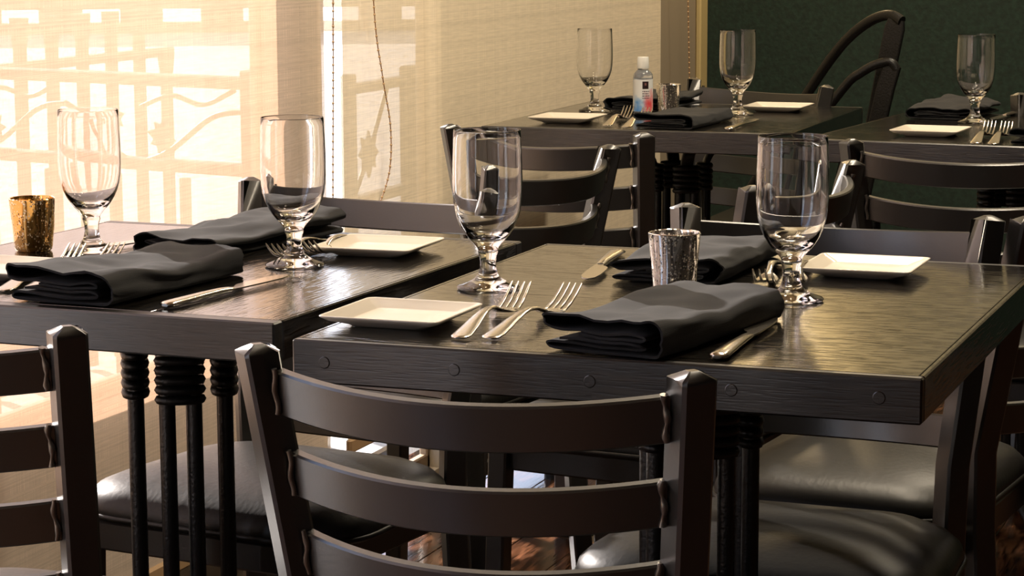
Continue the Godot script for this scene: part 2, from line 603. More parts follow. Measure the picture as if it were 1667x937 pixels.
# ------------------------------------------------------------------ table
func make_table(label: String, at: Vector3, turn: float, w: float, d: float, across: bool, plugs: bool, base_at: Vector3) -> Node3D:
	var t := thing("dining_table", label, "table", at, turn, "black oak dining tables")
	var th := 0.042
	var gap := 0.0001
	# boards of the top: along x, or along z between two end boards
	var count := 4
	if across:
		for k in count:
			var st := mb()
			var wd := (w - 0.012) / count
			box(st, Vector3(0, -th / 2, 0), Vector3(d - 0.04, th, wd - gap), 0.0004)
			var o := obj("plank", st, mat["stained_oak"], t)
			o.position = Vector3(0.006 + wd * (k + 0.5), 0, -d / 2)
			o.rotation.y = PI / 2
		for z in [-0.01, -d + 0.01]:
			var st := mb()
			box(st, Vector3(0, -th / 2, 0), Vector3(w, th, 0.02 - gap), 0.0018)
			obj("end_board", st, mat["matt_stained_oak"], t, Vector3(w / 2, 0, z))
	else:
		var at_z := 0.012
		for wd in [(d - 0.082) / 4, (d - 0.082) / 4, (d - 0.082) / 4, (d - 0.082) / 4, 0.058]:
			var st := mb()
			box(st, Vector3(0, -th / 2, 0), Vector3(w - 0.012, th, wd - gap), 0.0004)
			obj("plank", st, mat["stained_oak"], t, Vector3(w / 2, 0, -at_z - wd / 2))
			at_z += wd
		for z in [-0.006, -d + 0.006]:
			var st := mb()
			box(st, Vector3(0, -th / 2, 0), Vector3(w, th, 0.012 - gap), 0.0018)
			obj("end_board", st, mat["matt_stained_oak"], t, Vector3(w / 2, 0, z))
	for x in [0.003, w - 0.003]:
		var sb := mb()
		box(sb, Vector3(0, -th / 2, 0), Vector3(0.006, th, d - 0.0242 if not across else d - 0.0402), 0.0015)
		obj("side_board", sb, mat["stained_oak"], t, Vector3(x, 0, -d / 2))
	if plugs:
		for k in 5:
			var st := mb()
			var pl := PackedVector2Array([Vector2(0, 0.006), Vector2(0.0052, 0.006), Vector2(0.0060, 0.0053), Vector2(0.0060, -0.004), Vector2(0, -0.004)])
			lathe(st, pl, 16, Transform3D(Basis(Vector3.RIGHT, PI / 2), Vector3.ZERO))
			obj("wood_plug", st, mat["matt_stained_oak"], t, Vector3(0.034 + k * 0.1345, -0.021 + 0.0015 * sin(k * 2.0), -0.0052))
	# iron base: four pairs of rods bound by ribbed collars, arching out under the top
	var b := base_at
	var drop := -at.y
	var iron: Material = mat["cast_iron"]
	for k in 4:
		var a := PI / 4 + PI / 2 * k + 0.25
		var dir := Vector3(cos(a), 0, sin(a))
		var tan_ := Vector3(-sin(a), 0, cos(a))
		for s in [-1.0, 1.0]:
			var st := mb()
			var foot: Vector3 = b + dir * 0.052 + tan_ * s * 0.0155
			tube(st, PackedVector3Array([foot + Vector3(0, drop + 0.05, 0), foot + Vector3(0, -0.14, 0)]), 0.0095, 10)
			obj("column", st, iron, t)
		var col := mb()
		for r in 5:
			var c := b + dir * 0.052 + Vector3(0, -0.102 - r * 0.0115, 0)
			# each ring a flattened disc
			var v := PackedVector3Array()
			var g := PackedInt32Array()
			var rows := [[0.6, 0.0058], [0.92, 0.0045], [1.0, 0.0], [0.92, -0.0045], [0.6, -0.0058]]
			for i in 4:
				for j in 16:
					var p := []
					for q in [[i, j], [i + 1, j], [i + 1, j + 1], [i, j + 1]]:
						var an: float = TAU * (q[1] % 16) / 16
						var f: float = rows[q[0]][0]
						p.append(c + tan_ * (0.030 * f) * cos(an) + dir * (0.017 * f) * sin(an) + Vector3(0, rows[q[0]][1], 0))
					quad(v, g, p[0], p[1], p[2], p[3], 1)
			for e in [0, 4]:
				for j in 16:
					var p := []
					for jj in [j, (j + 1) % 16]:
						var an: float = TAU * jj / 16
						p.append(c + tan_ * (0.030 * 0.6) * cos(an) + dir * (0.017 * 0.6) * sin(an) + Vector3(0, rows[e][1], 0))
					var mid := c + Vector3(0, rows[e][1], 0)
					v.append_array([mid, p[1], p[0]] if e == 4 else [mid, p[0], p[1]])
					g.append(2)
			emit(col, v, g)
		obj("collar", col, iron, t)
		var arm := mb()
		var arc := spline(PackedVector3Array([b + dir * 0.052 + Vector3(0, -0.15, 0), b + dir * 0.053 + Vector3(0, -0.105, 0), b + dir * 0.075 + Vector3(0, -0.068, 0), b + dir * 0.13 + Vector3(0, -0.052, 0), b + dir * 0.21 + Vector3(0, -0.049, 0)]), 5)
		sweep(arm, arc, rrect(0.011, 0.026, 0.003, 2), tan_, PackedVector2Array(), true)
		obj("arm", arm, iron, t)
		var ft := mb()
		sweep(ft, spline(PackedVector3Array([b + dir * 0.03 + Vector3(0, drop + 0.06, 0), b + dir * 0.12 + Vector3(0, drop + 0.05, 0), b + dir * 0.27 + Vector3(0, drop + 0.022, 0)]), 4), rrect(0.04, 0.022, 0.006, 2), Vector3.UP, PackedVector2Array(), true)
		lathe(ft, PackedVector2Array([Vector2(0, drop), Vector2(0.018, drop), Vector2(0.018, drop + 0.02), Vector2(0, drop + 0.02)]), 14, Transform3D(Basis(), b * Vector3(1, 0, 1) + dir * 0.27))
		obj("foot", ft, iron, t)
	var pl2 := mb()
	box(pl2, b + Vector3(0, -th - 0.003, 0), Vector3(0.30, 0.006, 0.30), 0.001)
	obj("top_plate", pl2, iron, t)
	return t

# ------------------------------------------------------------------ tableware
func make_goblet(label: String) -> Node3D:
	var t := thing("water_goblet", label, "glass", Vector3.ZERO, 0, "water goblets on the tables")
	var p := PackedVector2Array()
	# outside, from under the foot up to the rim, then down the inside
	for q in [[0, 0.0016], [0.012, 0.001], [0.029, 0.0], [0.0335, 0.0006], [0.0345, 0.0020], [0.0335, 0.0034], [0.029, 0.0050], [0.022, 0.0076], [0.0155, 0.0112], [0.0112, 0.0160], [0.0092, 0.0220], [0.0086, 0.0285], [0.0092, 0.0345], [0.0104, 0.0385], [0.0112, 0.0410], [0.0106, 0.0432], [0.0122, 0.0462], [0.0156, 0.0505], [0.0200, 0.0550], [0.0248, 0.0610], [0.0292, 0.0680], [0.0330, 0.0765], [0.0358, 0.0860], [0.0374, 0.0965], [0.0381, 0.1080], [0.0382, 0.1200], [0.0379, 0.1350], [0.0374, 0.1500], [0.0369, 0.1650], [0.0367, 0.1728], [0.0364, 0.1741], [0.0358, 0.1741], [0.0355, 0.1728], [0.0356, 0.1650], [0.0361, 0.1500], [0.0366, 0.1350], [0.0368, 0.1200], [0.0367, 0.1080], [0.0359, 0.0965], [0.0342, 0.0862], [0.0312, 0.0775], [0.0272, 0.0702], [0.0222, 0.0645], [0.0165, 0.0605], [0.0100, 0.0582], [0.0045, 0.0574], [0, 0.0572]]:
		p.append(Vector2(q[0], q[1]))
	var st := mb()
	lathe(st, p, 48)
	obj("glass_body", st, mat["clear_glass"], t)
	return t

func make_plate(label: String) -> Node3D:
	var t := thing("side_plate", label, "plate", Vector3.ZERO, 0, "square white side plates")
	var st := mb()
	loft(st, [[0.0364, 0.0080, 0.0000], [0.0405, 0.0090, 0.0004], [0.0435, 0.0090, 0.0026], [0.0587, 0.0080, 0.0078], [0.0633, 0.0080, 0.0110], [0.0643, 0.0080, 0.0120], [0.0641, 0.0080, 0.0129], [0.0629, 0.0075, 0.0132], [0.0612, 0.0070, 0.0124], [0.0582, 0.0070, 0.0104], [0.0491, 0.0070, 0.0073], [0.0468, 0.0070, 0.0058], [0.0445, 0.0070, 0.0050], [0.0202, 0.0050, 0.0047]], 5)
	obj("dish", st, mat["porcelain"], t)
	return t

# fork lying tines-up, handle end at +z
func make_fork(label: String) -> Node3D:
	var t := thing("fork", label, "fork", Vector3.ZERO, 0, "forks beside the napkins")
	var m: Material = mat["cutlery_steel"]
	var st := mb()
	var path := PackedVector3Array()
	var sc := PackedVector2Array()
	for q in [[0.1, 0.002, 0.3, 0.5], [0.098, 0.0022, 0.75, 0.9], [0.094, 0.0026, 0.98, 1.0], [0.085, 0.0036, 1.0, 1.0], [0.065, 0.0068, 0.86, 0.95], [0.045, 0.0108, 0.68, 0.95], [0.025, 0.0138, 0.52, 1.0], [0.008, 0.0145, 0.40, 1.15], [-0.008, 0.0128, 0.34, 1.25], [-0.02, 0.0096, 0.36, 1.2], [-0.028, 0.0072, 0.6, 1.0]]:
		path.append(Vector3(0, q[1], q[0]))
		sc.append(Vector2(q[2], q[3]))
	sweep(st, path, circle(0.0095, 12, 0.0016), Vector3.UP, sc, true)
	obj("handle", st, m, t)
	var hd := mb()
	path = PackedVector3Array()
	sc = PackedVector2Array()
	for q in [[-0.024, 0.0082, 0.5], [-0.030, 0.0064, 0.8], [-0.037, 0.0048, 0.98], [-0.046, 0.0042, 1.0], [-0.053, 0.0046, 1.0]]:
		path.append(Vector3(0, q[1], q[0]))
		sc.append(Vector2(q[2], 1.0))
	sweep(hd, path, circle(0.0122, 12, 0.0014), Vector3.UP, sc, true)
	obj("head", hd, m, t)
	for k in 4:
		var tn := mb()
		var x := -0.0093 + 0.0062 * k
		path = PackedVector3Array()
		sc = PackedVector2Array()
		for q in [[-0.047, 0.0042, 1.1], [-0.055, 0.0046, 1.0], [-0.070, 0.0085, 0.9], [-0.085, 0.0155, 0.78], [-0.094, 0.0208, 0.6], [-0.0985, 0.0238, 0.3]]:
			path.append(Vector3(x, q[1], q[0]))
			sc.append(Vector2(q[2], q[2]))
		sweep(tn, path, rrect(0.0033, 0.0026, 0.0009, 2), Vector3.UP, sc, true)
		obj("tine", tn, m, t)
	return t

# knife, handle end at +z, edge towards -x
func make_knife(label: String) -> Node3D:
	var t := thing("table_knife", label, "knife", Vector3.ZERO, 0, "table knives beside the napkins")
	var m: Material = mat["cutlery_steel"]
	var st := mb()
	var path := PackedVector3Array()
	var sc := PackedVector2Array()
	for q in [[0.115, 0.0035, 0.4, 0.5], [0.113, 0.0038, 0.85, 0.9], [0.108, 0.0042, 1.0, 1.0], [0.09, 0.0045, 0.92, 1.05], [0.05, 0.0048, 0.72, 1.1], [0.02, 0.0048, 0.58, 1.1], [0.004, 0.0046, 0.55, 0.95], [-0.004, 0.0044, 0.5, 0.6]]:
		path.append(Vector3(0, q[1], q[0]))
		sc.append(Vector2(q[2], q[3]))
	sweep(st, path, circle(0.0098, 12, 0.0034), Vector3.UP, sc, true)
	obj("handle", st, m, t)
	var bl := mb()
	extrude(bl, PackedVector2Array([Vector2(0.0045, 0.0), Vector2(0.006, -0.02), Vector2(0.0066, -0.06), Vector2(0.0055, -0.095), Vector2(0.001, -0.112), Vector2(-0.006, -0.118), Vector2(-0.0125, -0.108), Vector2(-0.0145, -0.085), Vector2(-0.0142, -0.05), Vector2(-0.0128, -0.03), Vector2(-0.009, -0.021), Vector2(-0.0055, -0.017), Vector2(-0.0042, -0.008), Vector2(-0.0042, 0.0)]), 0.0036, 0.0052)
	obj("blade", bl, m, t)
	return t

# folded napkin: one cloth doubled over itself; layers show at the +z end. x across, z along
func napkin_mesh(seed_: int, wd: float, len_: float, ht: float, slack: float) -> SurfaceTool:
	var line := PackedVector2Array()
	# an inner tuck, the under sheet, the long rolled side, the top sheet and its turned-under flap
	for q in [[0.16, 0.36], [0.6, 0.38], [0.80, 0.36], [0.86, 0.28], [0.80, 0.20], [0.5, 0.21], [0.15, 0.25], [0.06, 0.22], [0.04, 0.14], [0.09, 0.06], [0.4, 0.045], [0.85, 0.04], [0.955, 0.06], [0.995, 0.20], [1.0, 0.5], [0.985, 0.78], [0.94, 0.93], [0.8, 0.965], [0.45, 0.97], [0.12, 0.96], [0.03, 0.90], [0.0, 0.76], [0.03, 0.60], [0.12, 0.56], [0.3, 0.58], [0.62, 0.62], [0.80, 0.62], [0.86, 0.56], [0.83, 0.48], [0.6, 0.49], [0.3, 0.485]]:
		line.append(Vector2(q[0], q[1]))
	var pts := PackedVector2Array()
	for i in line.size() - 1:
		for k in 3:
			pts.append(line[i].cubic_interpolate(line[i + 1], line[maxi(i - 1, 0)], line[mini(i + 2, line.size() - 1)], k / 3.0))
	pts.append(line[line.size() - 1])
	var n := noise(1.0, seed_, 2)
	var rows := []
	var steps := 22
	var m := pts.size()
	for j in steps + 1:
		var f := float(j) / steps
		var z := len_ * (0.5 - f)
		var row := PackedVector3Array()
		var squash := lerpf(1.0, 0.82, clampf(f * 1.6, 0, 1)) * (1.0 + slack * 0.10 * sin(f * 5.0 + seed_))
		for side in [1.0, -1.0]:
			for ii in m:
				var i: int = ii if side > 0 else m - 1 - ii
				var a := pts[maxi(i - 1, 0)]
				var b := pts[mini(i + 1, m - 1)]
				var q := Vector2((pts[i].x - 0.5) * wd, pts[i].y * ht)
				var d := Vector2((b.x - a.x) * wd, (b.y - a.y) * ht).normalized()
				q += Vector2(-d.y, d.x) * 0.0011 * side
				var depth := pts[i].y
				var sway := slack * (0.004 * n.get_noise_2d(f * 2.2, depth * 1.4) + 0.004 * (1.0 - f) * n.get_noise_2d(3.0 + depth * 2.6, 7.0))
				var lift := slack * depth * (0.006 * n.get_noise_2d(f * 2.5 + 5.0, pts[i].x * 2.0) + 0.004 * (1.0 - f) * sin(pts[i].x * 4.0 + seed_))
				var zz := z + slack * 0.008 * (1.0 - 2.0 * f) * n.get_noise_2d(depth * 2.0 + 11.0, pts[i].x * 0.8)
				row.append(Vector3(q.x + sway, maxf(0.0005, q.y * squash + lift + 0.001), zz))
		rows.append(row)
	var v := PackedVector3Array()
	var g := PackedInt32Array()
	var k2 := 2 * m
	for j in steps:
		for i in k2:
			quad(v, g, rows[j][i], rows[j + 1][i], rows[j + 1][(i + 1) % k2], rows[j][(i + 1) % k2], 1)
	for e in [0, steps]:
		for i in m - 1:
			var r: PackedVector3Array = rows[e]
			if e == 0:
				quad(v, g, r[i], r[i + 1], r[k2 - 2 - i], r[k2 - 1 - i], 900)
			else:
				quad(v, g, r[k2 - 1 - i], r[k2 - 2 - i], r[i + 1], r[i], 901)
	var st := mb()
	emit(st, v, g)
	return st

func napkin(label: String, seed_: int, at: Vector3, turn: float, wd := 0.12, len_ := 0.25, ht := 0.03, slack := 1.0) -> void:
	var o := obj("folded_napkin", napkin_mesh(seed_, wd, len_, ht, slack), mat["black_cloth"])
	o.position = at
	o.rotation.y = turn
	tag(o, label, "napkin", "folded black napkins")

func votive(label: String, m: String, at: Vector3, turn: float, k := 1.0) -> void:
	var t := thing("votive_holder", label, "candle holder", at, turn)
	var p := PackedVector2Array()
	for q in [[0, 0.0], [0.0205, 0.0], [0.0228, 0.002], [0.0236, 0.006], [0.0255, 0.03], [0.0282, 0.0625], [0.0284, 0.0645], [0.0276, 0.0652], [0.0266, 0.0645], [0.0262, 0.062], [0.0236, 0.03], [0.0215, 0.009], [0.019, 0.0068], [0, 0.0068]]:
		p.append(Vector2(q[0] * k, q[1] * k))
	var st := mb()
	lathe(st, p, 40, Transform3D.IDENTITY, 0.012)
	obj("cup", st, mat[m], t)

# ------------------------------------------------------------------ setting
func wall_with_holes(st: SurfaceTool, x0: float, x1: float, z0: float, z1: float, y1: float, holes: Array) -> void:
	# along z at thickness x0..x1; holes: [z_low, z_high, y_low, y_high], sorted by z
	var cx := (x0 + x1) / 2
	var tx := x1 - x0
	var z := z0
	for h in holes:
		box(st, Vector3(cx, y1 / 2, (z + h[0]) / 2), Vector3(tx, y1, h[0] - z))
		box(st, Vector3(cx, h[2] / 2, (h[0] + h[1]) / 2), Vector3(tx, h[2], h[1] - h[0]))
		box(st, Vector3(cx, (h[3] + y1) / 2, (h[0] + h[1]) / 2), Vector3(tx, y1 - h[3], h[1] - h[0]))
		z = h[1]
	box(st, Vector3(cx, y1 / 2, (z + z1) / 2), Vector3(tx, y1, z1 - z))

func window(n: int, z0: float, z1: float, y0: float, y1: float, mullions: Array, glazed := true) -> void:
	var t := Node3D.new()
	t.name = "window_%d" % n
	add_child(t)
	t.set_meta("kind", "structure")
	var zc := (z0 + z1) / 2
	var yc := (y0 + y1) / 2
	var st := mb()
	for s in [[Vector3(-0.87, y0 + 0.015, zc), Vector3(0.018, 0.03, z1 - z0)], [Vector3(-0.87, y1 - 0.015, zc), Vector3(0.018, 0.03, z1 - z0)], [Vector3(-0.87, yc, z0 + 0.008), Vector3(0.018, y1 - y0, 0.016)], [Vector3(-0.87, yc, z1 - 0.008), Vector3(0.018, y1 - y0, 0.016)]]:
		box(st, s[0], s[1], 0.003)
	for z in mullions:
		box(st, Vector3(-0.87, yc, z), Vector3(0.05, y1 - y0, 0.04), 0.003)
	obj("window_frame", st, mat["window_frame"], t)
	if glazed:
		var pn := MeshInstance3D.new()
		var q := QuadMesh.new()
		q.size = Vector2(z1 - z0 - 0.03, y1 - y0 - 0.06)
		q.orientation = PlaneMesh.FACE_X
		q.material = mat["window_glass"]
		pn.mesh = q
		pn.name = "pane"
		t.add_child(pn)
		pn.position = Vector3(-0.87, yc, zc)

func roller_shade(label: String, x: float, z0: float, z1: float, y0: float, y1: float, fabric := "shade_fabric") -> void:
	var t := thing("roller_shade", label, "window shade", Vector3(x, 0, (z0 + z1) / 2))
	var st := mb()
	var half := (z1 - z0) / 2
	var cols := 40
	var wave := noise(1.2, 77, 2)
	for i in cols:
		for j in 12:
			var p := []
			for q in [[i, j], [i + 1, j], [i + 1, j + 1], [i, j + 1]]:
				var z := lerpf(-half, half, float(q[0]) / cols)
				var y := lerpf(y0, y1, float(q[1]) / 12)
				p.append(Vector3(0.003 * wave.get_noise_2d(z * 1.3, y * 0.4), y, z))
			st.set_smooth_group(1)
			for k in [0, 2, 1, 0, 3, 2]:
				st.add_vertex(p[k])
	obj("fabric", st, mat[fabric], t)
	var hb := mb()
	box(hb, Vector3(0, y0, 0), Vector3(0.012, 0.028, z1 - z0), 0.004)
	obj("hem_bar", hb, mat["shade_bar"], t)
	var rl := mb()
	tube(rl, PackedVector3Array([Vector3(-0.012, y1 + 0.012, -half), Vector3(-0.012, y1 + 0.012, half)]), 0.018, 14)
	obj("roller", rl, mat["shade_bar"], t)

func bead_chain(label: String, pts: PackedVector3Array, gap: float) -> void:
	var t := thing("bead_chain", label, "pull chain")
	var path := spline(pts, 10)
	var st := mb()
	sweep(st, path, circle(0.0011, 5), Vector3(1, 0, 0), PackedVector2Array(), true)
	obj("cord", st, mat["bead_cord"], t)
	var bd := mb()
	var left := 0.0
	var ball := PackedVector2Array([Vector2(0, -0.0026), Vector2(0.0019, -0.0018), Vector2(0.0026, 0), Vector2(0.0019, 0.0018), Vector2(0, 0.0026)])
	for i in path.size() - 1:
		var d := path[i].distance_to(path[i + 1])
		while left < d:
			lathe(bd, ball, 6, Transform3D(Basis(), path[i].lerp(path[i + 1], left / d)))
			left += gap
		left -= d
	var o := obj("beads", bd, mat["bead"], t)
	o.set_meta("kind", "stuff")

# ------------------------------------------------------------------ build
func _ready() -> void:
	# camera
	var cam := Camera3D.new()
	cam.name = "camera"
	cam.position = Vector3(0.99, 1.1453, 2.0237)
	cam.rotation = Vector3(-0.1533, 0.3605, -0.0047)
	cam.fov = 13.893
	cam.near = 0.05
	cam.far = 200.0
	add_child(cam)
	cam.current = true
	# sky and exposure
	var we := WorldEnvironment.new()
	we.name = "world"
	var env := Environment.new()
	env.background_mode = Environment.BG_SKY
	var sky := Sky.new()
	var ps := ProceduralSkyMaterial.new()
	ps.sky_top_color = Color(0.6, 0.69, 0.84)
	ps.sky_horizon_color = Color(0.9, 0.91, 0.93)
	ps.ground_bottom_color = Color(0.5, 0.48, 0.45)
	ps.ground_horizon_color = Color(0.8, 0.8, 0.8)
	ps.sky_energy_multiplier = 2.0
	ps.ground_energy_multiplier = 1.0
	sky.sky_material = ps
	env.sky = sky
	env.ambient_light_source = Environment.AMBIENT_SOURCE_SKY
	env.tonemap_mode = Environment.TONE_MAPPER_LINEAR
	env.tonemap_exposure = 1.0
	env.sdfgi_enabled = true
	env.ssao_enabled = true
	env.ssil_enabled = true
	we.environment = env
	add_child(we)
	# sun from the street side
	var sun := DirectionalLight3D.new()
	sun.name = "sun"
	sun.light_energy = 11.0
	sun.light_color = Color(1.0, 0.96, 0.93)
	sun.light_angular_distance = 0.55
	sun.shadow_enabled = true
	add_child(sun)
	sun.look_at_from_position(Vector3.ZERO, Vector3(0.75, -0.385, 0.5))
	make_materials()
	build_room()
	build_street()
	build_furniture()
	build_settings()

func ceiling_lamp(label: String, at: Vector3) -> void:
	var t := thing("ceiling_lamp", label, "lamp", at)
	var st := mb()
	lathe(st, PackedVector2Array([Vector2(0, 0), Vector2(0.2, 0), Vector2(0.2, -0.03), Vector2(0.185, -0.03), Vector2(0.185, -0.012), Vector2(0, -0.012)]), 24)
	obj("housing", st, mat["lamp_metal"], t)
	var gl := mb()
	lathe(gl, PackedVector2Array([Vector2(0, -0.014), Vector2(0.18, -0.014), Vector2(0.17, -0.034), Vector2(0.12, -0.045), Vector2(0, -0.05)]), 24)
	obj("diffuser", gl, mat["lamp_glass"], t)
	var l := AreaLight3D.new()
	l.name = "ceiling_lamp_light"
	l.area_size = Vector2(0.3, 0.3)
	l.light_color = Color(1.0, 0.93, 0.82)
	l.light_energy = 3.3
	l.shadow_enabled = true
	l.set("area_range", 12.0)
	add_child(l)
	l.position = at + Vector3(0, -0.055, 0)
	l.rotation.x = -PI / 2

func build_room() -> void:
	var y1 := 2.8
	# floor of boards running along z
	var sub := mb()
	box(sub, Vector3(1.55, -0.06, -0.6), Vector3(5.3, 0.08, 8.4))
	var fl := struct("floor", sub, mat["dark_plaster"])
	var rg := RandomNumberGenerator.new()
	rg.seed = 12
	var protos := []
	for k in 3:
		var st := mb()
		box(st, Vector3(0, -0.01, 0), Vector3(1.998, 0.02, 0.1184), 0.0012)
		st.generate_normals()
		var me := st.commit()
		me.surface_set_material(0, mat["floor_board_%s" % ["light", "mid", "dark"][k]])
		protos.append(me)
	for i in 42:
		var off := rg.randf_range(0, 2.0)
		for j in 5:
			var z := -5.2 + off + j * 2.0
			if z < -4.4 or z > 3.2:
				continue
			var b := MeshInstance3D.new()
			b.mesh = protos[rg.randi_range(0, 2)]
			b.name = "floor_board"
			fl.add_child(b, true)
			b.position = Vector3(-1.0 + 0.06 + i * 0.1195, 0, z)
			b.rotation.y = PI / 2
	var ce := mb()
	box(ce, Vector3(1.5, y1 + 0.05, -0.6), Vector3(5.4, 0.1, 8.4))
	struct("ceiling", ce, mat["ceiling_paint"])
	# street wall with its windows
	var wl := mb()
	wall_with_holes(wl, -0.88, -0.84, -4.6, 3.6, y1, [[-3.72, -2.44, 0.02, 0.2], [-2.40, -1.86, 0.03, 2.45], [-1.665, 0.15, 0.42, 2.45], [0.2, 1.8, 0.03, 2.45], [2.0, 3.4, 0.03, 2.45]])
	struct("wall_left", wl, mat["tan_plaster"])
	window(2, -2.40, -1.86, 0.03, 2.45, [])
	window(4, -3.72, -2.44, 0.02, 0.2, [])
	window(1, -1.665, 0.15, 0.42, 2.45, [])
	window(5, 0.2, 1.8, 0.03, 2.45, [])
	window(3, 2.0, 3.4, 0.03, 2.45, [])
	# back wall: green below, cream above
	var wb := mb()
	box(wb, Vector3(1.55, 0.62, -4.44), Vector3(5.3, 1.24, 0.2))
	struct("wall_back", wb, mat["green_wall_paint"])
	var wu := mb()
	box(wu, Vector3(1.55, (1.24 + y1) / 2, -4.44), Vector3(5.3, y1 - 1.24, 0.2))
	struct("wall_back_upper", wu, mat["cream_plaster"])
	var cap := mb()
	box(cap, Vector3(1.55, 1.24, -4.33), Vector3(5.0, 0.04, 0.03), 0.004)
	struct("trim_1", cap, mat["cream_trim"])
	var ct := mb()
	box(ct, Vector3(-0.832, y1 / 2, -4.305), Vector3(0.016, y1 - 0.02, 0.07), 0.004)
	struct("trim_2", ct, mat["cream_trim"])
	var wr := mb()
	box(wr, Vector3(4.2, y1 / 2, -0.6), Vector3(0.2, y1, 8.4))
	struct("wall_right", wr, mat["dark_plaster"])
	var wf := mb()
	box(wf, Vector3(1.55, y1 / 2, 3.65), Vector3(5.3, y1, 0.2))
	struct("wall_front", wf, mat["dark_plaster"])
	# shades
	roller_shade("wide sheer roller shade glowing in the sun with railing silhouettes behind", -0.8, -1.788, 0.30, 0.14, 2.5)
	roller_shade("sheer roller shade nearer the camera, past the left end of the tables", -0.8, 0.56, 1.85, 0.14, 2.5)
	roller_shade("tan roller shade right of the bright gap, behind the far tables", -0.8, -3.814, -1.863, 0.19, 2.5, "dense_shade_fabric")
	bead_chain("bead chain hanging in the bright gap between the two shades", PackedVector3Array([Vector3(-0.785, 2.45, -1.84), Vector3(-0.783, 1.4, -1.80), Vector3(-0.78, 1.013, -1.785), Vector3(-0.78, 0.688, -1.772), Vector3(-0.78, 0.55, -1.768)]), 0.0135)
	bead_chain("bead chain curving down in front of the tan shade", PackedVector3Array([Vector3(-0.78, 2.45, -1.90), Vector3(-0.78, 1.4, -1.935), Vector3(-0.78, 1.007, -1.96), Vector3(-0.78, 0.87, -1.995), Vector3(-0.78, 0.776, -2.029), Vector3(-0.78, 0.70, -2.028), Vector3(-0.78, 0.65, -1.996), Vector3(-0.78, 0.62, -1.95), Vector3(-0.786, 0.62, -1.90)]), 0.0135)
	bead_chain("bead chain near the corner of the green wall", PackedVector3Array([Vector3(-0.78, 2.45, -3.96), Vector3(-0.78, 1.2, -3.985), Vector3(-0.78, 0.94, -3.994), Vector3(-0.78, 0.72, -4.012), Vector3(-0.78, 0.6, -4.0)]), 0.0135)
	for q in [[0.1, -1.9, "ceiling lamp above the gap between the table rows"], [0.5, -1.0, "ceiling lamp above the front tables"], [0.4, -3.4, "ceiling lamp near the green wall"]]:
		ceiling_lamp(q[2], Vector3(q[0], y1, q[1]))
	# sconce on the back wall
	var t := thing("wall_sconce", "warm wall sconce on the cream wall above the green wainscot", "lamp", Vector3(-0.58, 1.62, -4.34))
	var st := mb()
	box(st, Vector3(0, 0, 0.012), Vector3(0.1, 0.16, 0.024), 0.006)
	obj("back_plate", st, mat["lamp_metal"], t)
	var gl := mb()
	lathe(gl, PackedVector2Array([Vector2(0, -0.10), Vector2(0.045, -0.095), Vector2(0.06, 0.0), Vector2(0.07, 0.1), Vector2(0, 0.1)]), 20, Transform3D(Basis(), Vector3(0, 0, 0.11)))
	obj("lamp_shade", gl, mat["lamp_glass"], t)
	var l := OmniLight3D.new()
	l.name = "wall_sconce_light"
	l.light_color = Color(1.0, 0.86, 0.64)
	l.light_energy = 0.25
	l.light_size = 0.05
	l.omni_range = 9.0
	l.omni_attenuation = 2.0
	l.shadow_enabled = true
	add_child(l)
	l.position = Vector3(-0.58, 1.62, -4.23)

func leaf_outline(r: float) -> PackedVector2Array:
	var p := PackedVector2Array()
	for q in [[0, -1.0], [0.25, -0.55], [0.75, -0.75], [0.62, -0.3], [1.0, 0.0], [0.6, 0.2], [0.65, 0.65], [0.3, 0.5], [0, 1.05], [-0.3, 0.5], [-0.65, 0.65], [-0.6, 0.2], [-1.0, 0.0], [-0.62, -0.3], [-0.75, -0.75], [-0.25, -0.55]]:
		p.append(Vector2(q[0], q[1]) * r)
	return p

